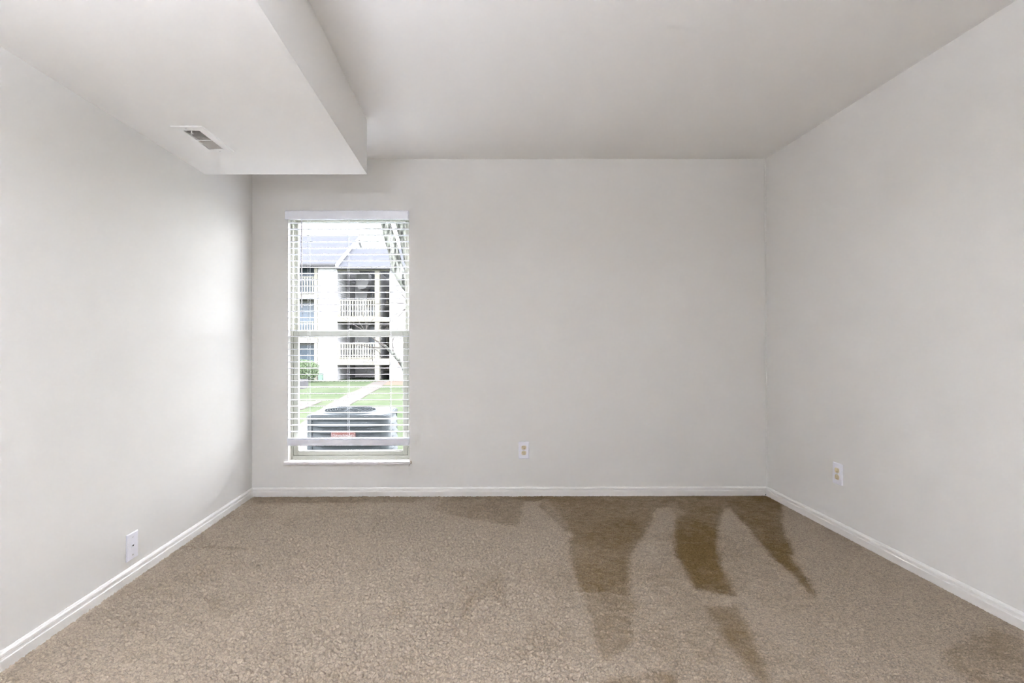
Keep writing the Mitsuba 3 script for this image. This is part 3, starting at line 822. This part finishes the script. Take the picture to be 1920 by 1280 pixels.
# things beside the building
t = thing('utility_pedestal', 'small pale green utility pedestal against the white siding left of the porches', 'utility box')
add(t + '__body', cbox(-9.62, -9.36, 29.55, 29.8, -1.3, -0.80, 0.02), 'mat_green_box')
add(t + '__cap', cbox(-9.64, -9.34, 29.53, 29.82, -0.80, -0.74, 0.02), 'mat_green_box')
t = thing('electrical_cabinet', 'pale teal electrical cabinet on the white siding right of the stairs', 'utility box')
add(t + '__body', cbox(-4.80, -4.30, 29.75, 30.05, -1.25, -0.46, 0.02), 'mat_teal_box')
add(t + '__door', cbox(-4.77, -4.33, 29.73, 29.76, -1.2, -0.5, 0.01), 'mat_teal_box')
t = thing('electric_meter', 'small electric meter with a reddish tag above the teal cabinet', 'meter')
add(t + '__box', cbox(-4.86, -4.58, 29.90, 30.06, -0.42, 0.0, 0.02), 'mat_meter')
add(t + '__tag', cbox(-4.76, -4.68, 29.885, 29.905, -0.30, -0.12, 0.005), 'mat_tag')
t = thing('park_grill', 'dark charcoal grill on a post at the left edge of the lawn', 'grill')
gz = float(lawn_z(-4.85, 13.3))
add(t + '__post', tube([(-4.90, 13.3, gz - 0.2), (-4.90, 13.3, gz + 0.50)], 0.045, 12), 'mat_gutter')
fb = man(mbox(-5.12, -4.66, 13.1, 13.5, gz + 0.48, gz + 0.72) - mbox(-5.10, -4.68, 13.12, 13.48, gz + 0.50, gz + 0.9))
add(t + '__firebox', fb, 'mat_gutter')
add(t + '__grate', cat(*[tube([(-5.1 + 0.042 * i, 13.11, gz + 0.70), (-5.1 + 0.042 * i, 13.49, gz + 0.70)], 0.006, 6) for i in range(11)]), 'mat_gutter')

# ------------------------------------------------------------------ leaves, trees


def leaf_cloud(n, centre, rad, size, seed):
    g = np.random.default_rng(seed)
    d = g.normal(size=(n, 3))
    d /= np.linalg.norm(d, axis=1, keepdims=True)
    c = np.array(centre) + d * (g.random((n, 1)) ** 0.33) * np.array(rad) * (0.75 + 0.5 * meshkit.noise(d * 2.5, seed)[:, None])
    a = g.normal(size=(n, 3))
    a /= np.linalg.norm(a, axis=1, keepdims=True)
    b = np.cross(a, g.normal(size=(n, 3)))
    b /= np.linalg.norm(b, axis=1, keepdims=True)
    s = size * (0.6 + 0.8 * g.random((n, 1)))
    V = np.stack([c - a * s, c + b * s * 0.45, c + a * s, c - b * s * 0.45], 1).reshape(-1, 3)
    f = np.arange(4 * n).reshape(n, 4)
    return V, f


t = thing('shrub', 'round green shrub in front of the ground floor patio door', 'shrub')
k = add(t + '__foliage', leaf_cloud(7000, (-9.55, 27.2, -0.45), (0.72, 0.6, 0.62), 0.04, 3), 'mat_leaf')
labels[k] = {'label': 'pale green leaves', 'kind': 'stuff'}
add(t + '__stem', cat(*[tube([(-9.55, 27.2, -1.2), (-9.55 + dx * 0.5, 27.2 + dy * 0.5, -0.8), (-9.55 + dx, 27.2 + dy, -0.2)], [0.03, 0.02, 0.008], 6) for dx, dy in ((0.3, 0.1), (-0.3, 0.0), (0.05, -0.25), (-0.1, 0.3))]), 'mat_twig')


def limb(pts, r, seed, n=14, k=40):
    """A bark-covered limb through the points, furrowed."""
    from scipy.interpolate import CubicSpline
    pts = np.array(pts, float)
    s = np.r_[0, np.cumsum(np.linalg.norm(np.diff(pts, axis=0), axis=1))]
    u = np.linspace(0, s[-1], k)
    c = CubicSpline(s, pts)(u)
    rr = np.interp(u, s, r)
    m = tube(c, rr, n)
    v = np.array(m.vertices)
    ctr = np.repeat(c, n, axis=0)
    q = v[:len(ctr)]
    bump = meshkit.fbm(q * np.array([16, 16, 4.0]), 3, seed) - 0.5
    rad = np.repeat(rr, n)[:, None]
    v[:len(ctr)] = ctr + (q - ctr) * (1 + 0.35 * bump[:, None])
    return trimesh.Trimesh(v, m.faces, process=False)


def grow(p, d, length, r, depth, g, out, kids=3, spread=0.6, wob=0.25):
    pts = [np.array(p, float)]
    d = np.array(d, float) / np.linalg.norm(d)
    k = 5
    for i in range(k):
        d = d + g.normal(size=3) * wob * 0.4
        d /= np.linalg.norm(d)
        pts.append(pts[-1] + d * length / k)
    out.append(tube(pts, np.linspace(r, r * 0.45, k + 1), 5))
    if depth:
        for j in range(kids):
            i = g.integers(2, k + 1)
            e = d + g.normal(size=3) * spread
            grow(pts[i], e, length * g.uniform(0.5, 0.75), r * 0.5, depth - 1, g, out, kids, spread, wob)


t = thing('tree', 'big bare tree with thick furrowed limbs rising at the right edge of the window', 'tree')
TY = 9.0
add(t + '__trunk', limb([(-0.35, TY, -0.75), (-0.42, TY, 0.4), (-0.55, TY, 1.3), (-0.86, TY, 1.96)], [0.34, 0.27, 0.22, 0.19], 1, 20, 50), 'mat_bark', True)
add(t + '__limb', limb([(-0.78, TY, 1.82), (-1.06, TY, 2.02), (-1.28, TY, 2.25), (-1.44, TY, 2.53), (-1.51, TY, 2.78), (-1.655, TY, 3.33), (-1.80, TY, 4.0), (-1.9, TY + 0.2, 4.8), (-2.0, TY + 0.3, 6.0)], [0.15, 0.135, 0.125, 0.112, 0.105, 0.100, 0.09, 0.075, 0.04], 2, 22, 90), 'mat_bark', True)
add(t + '__limb', limb([(-0.72, TY, 1.75), (-0.96, TY + 0.1, 2.2), (-1.15, TY + 0.15, 2.62), (-1.26, TY + 0.2, 3.0), (-1.37, TY + 0.2, 3.5), (-1.50, TY + 0.3, 4.4), (-1.2, TY + 0.4, 6.0)], [0.17, 0.165, 0.165, 0.16, 0.155, 0.12, 0.05], 3, 22, 90), 'mat_bark', True)
tw = []
g = np.random.default_rng(5)
for p, d, L, r in (((-0.95, TY, 2.05), (-0.55, 0.1, -0.5), 0.55, 0.016), ((-0.8, TY, 1.6), (-0.8, 0.2, 0.55), 0.7, 0.018), ((-0.75, TY, 1.3), (-0.9, 0.2, 0.15), 0.55, 0.014)):
    grow(p, d, L, r, 2, g, tw, 3, 0.5)
k = add(t + '__twig', cat(*tw), 'mat_twig')
labels[k] = {'label': 'thin bare twigs', 'kind': 'stuff'}

t = thing('young_tree', 'young tree with fine budding twigs in front of the porches', 'tree')
g = np.random.default_rng(21)
add(t + '__trunk', limb([(-3.0, 20, -0.95), (-3.02, 20, 0.2), (-3.35, 20, 0.62), (-3.75, 20, 1.0)], [0.10, 0.085, 0.075, 0.06], 4, 12, 40), 'mat_bark', True)
tw = []
for p, d, L, r in (((-3.6, 20, 0.85), (-1, 0, 0.35), 1.1, 0.030), ((-3.7, 20, 1.0), (-0.8, 0.1, 0.5), 1.2, 0.028), ((-3.5, 20, 0.8), (-0.9, -0.2, 0.62), 1.3, 0.03), ((-3.4, 20, 0.7), (0.2, 0, 1), 0.9, 0.03)):
    grow(p, d, L, r, 3, g, tw, 3, 0.55)
k = add(t + '__twig', cat(*tw), 'mat_twig')
labels[k] = {'label': 'fine budding twigs', 'kind': 'stuff'}
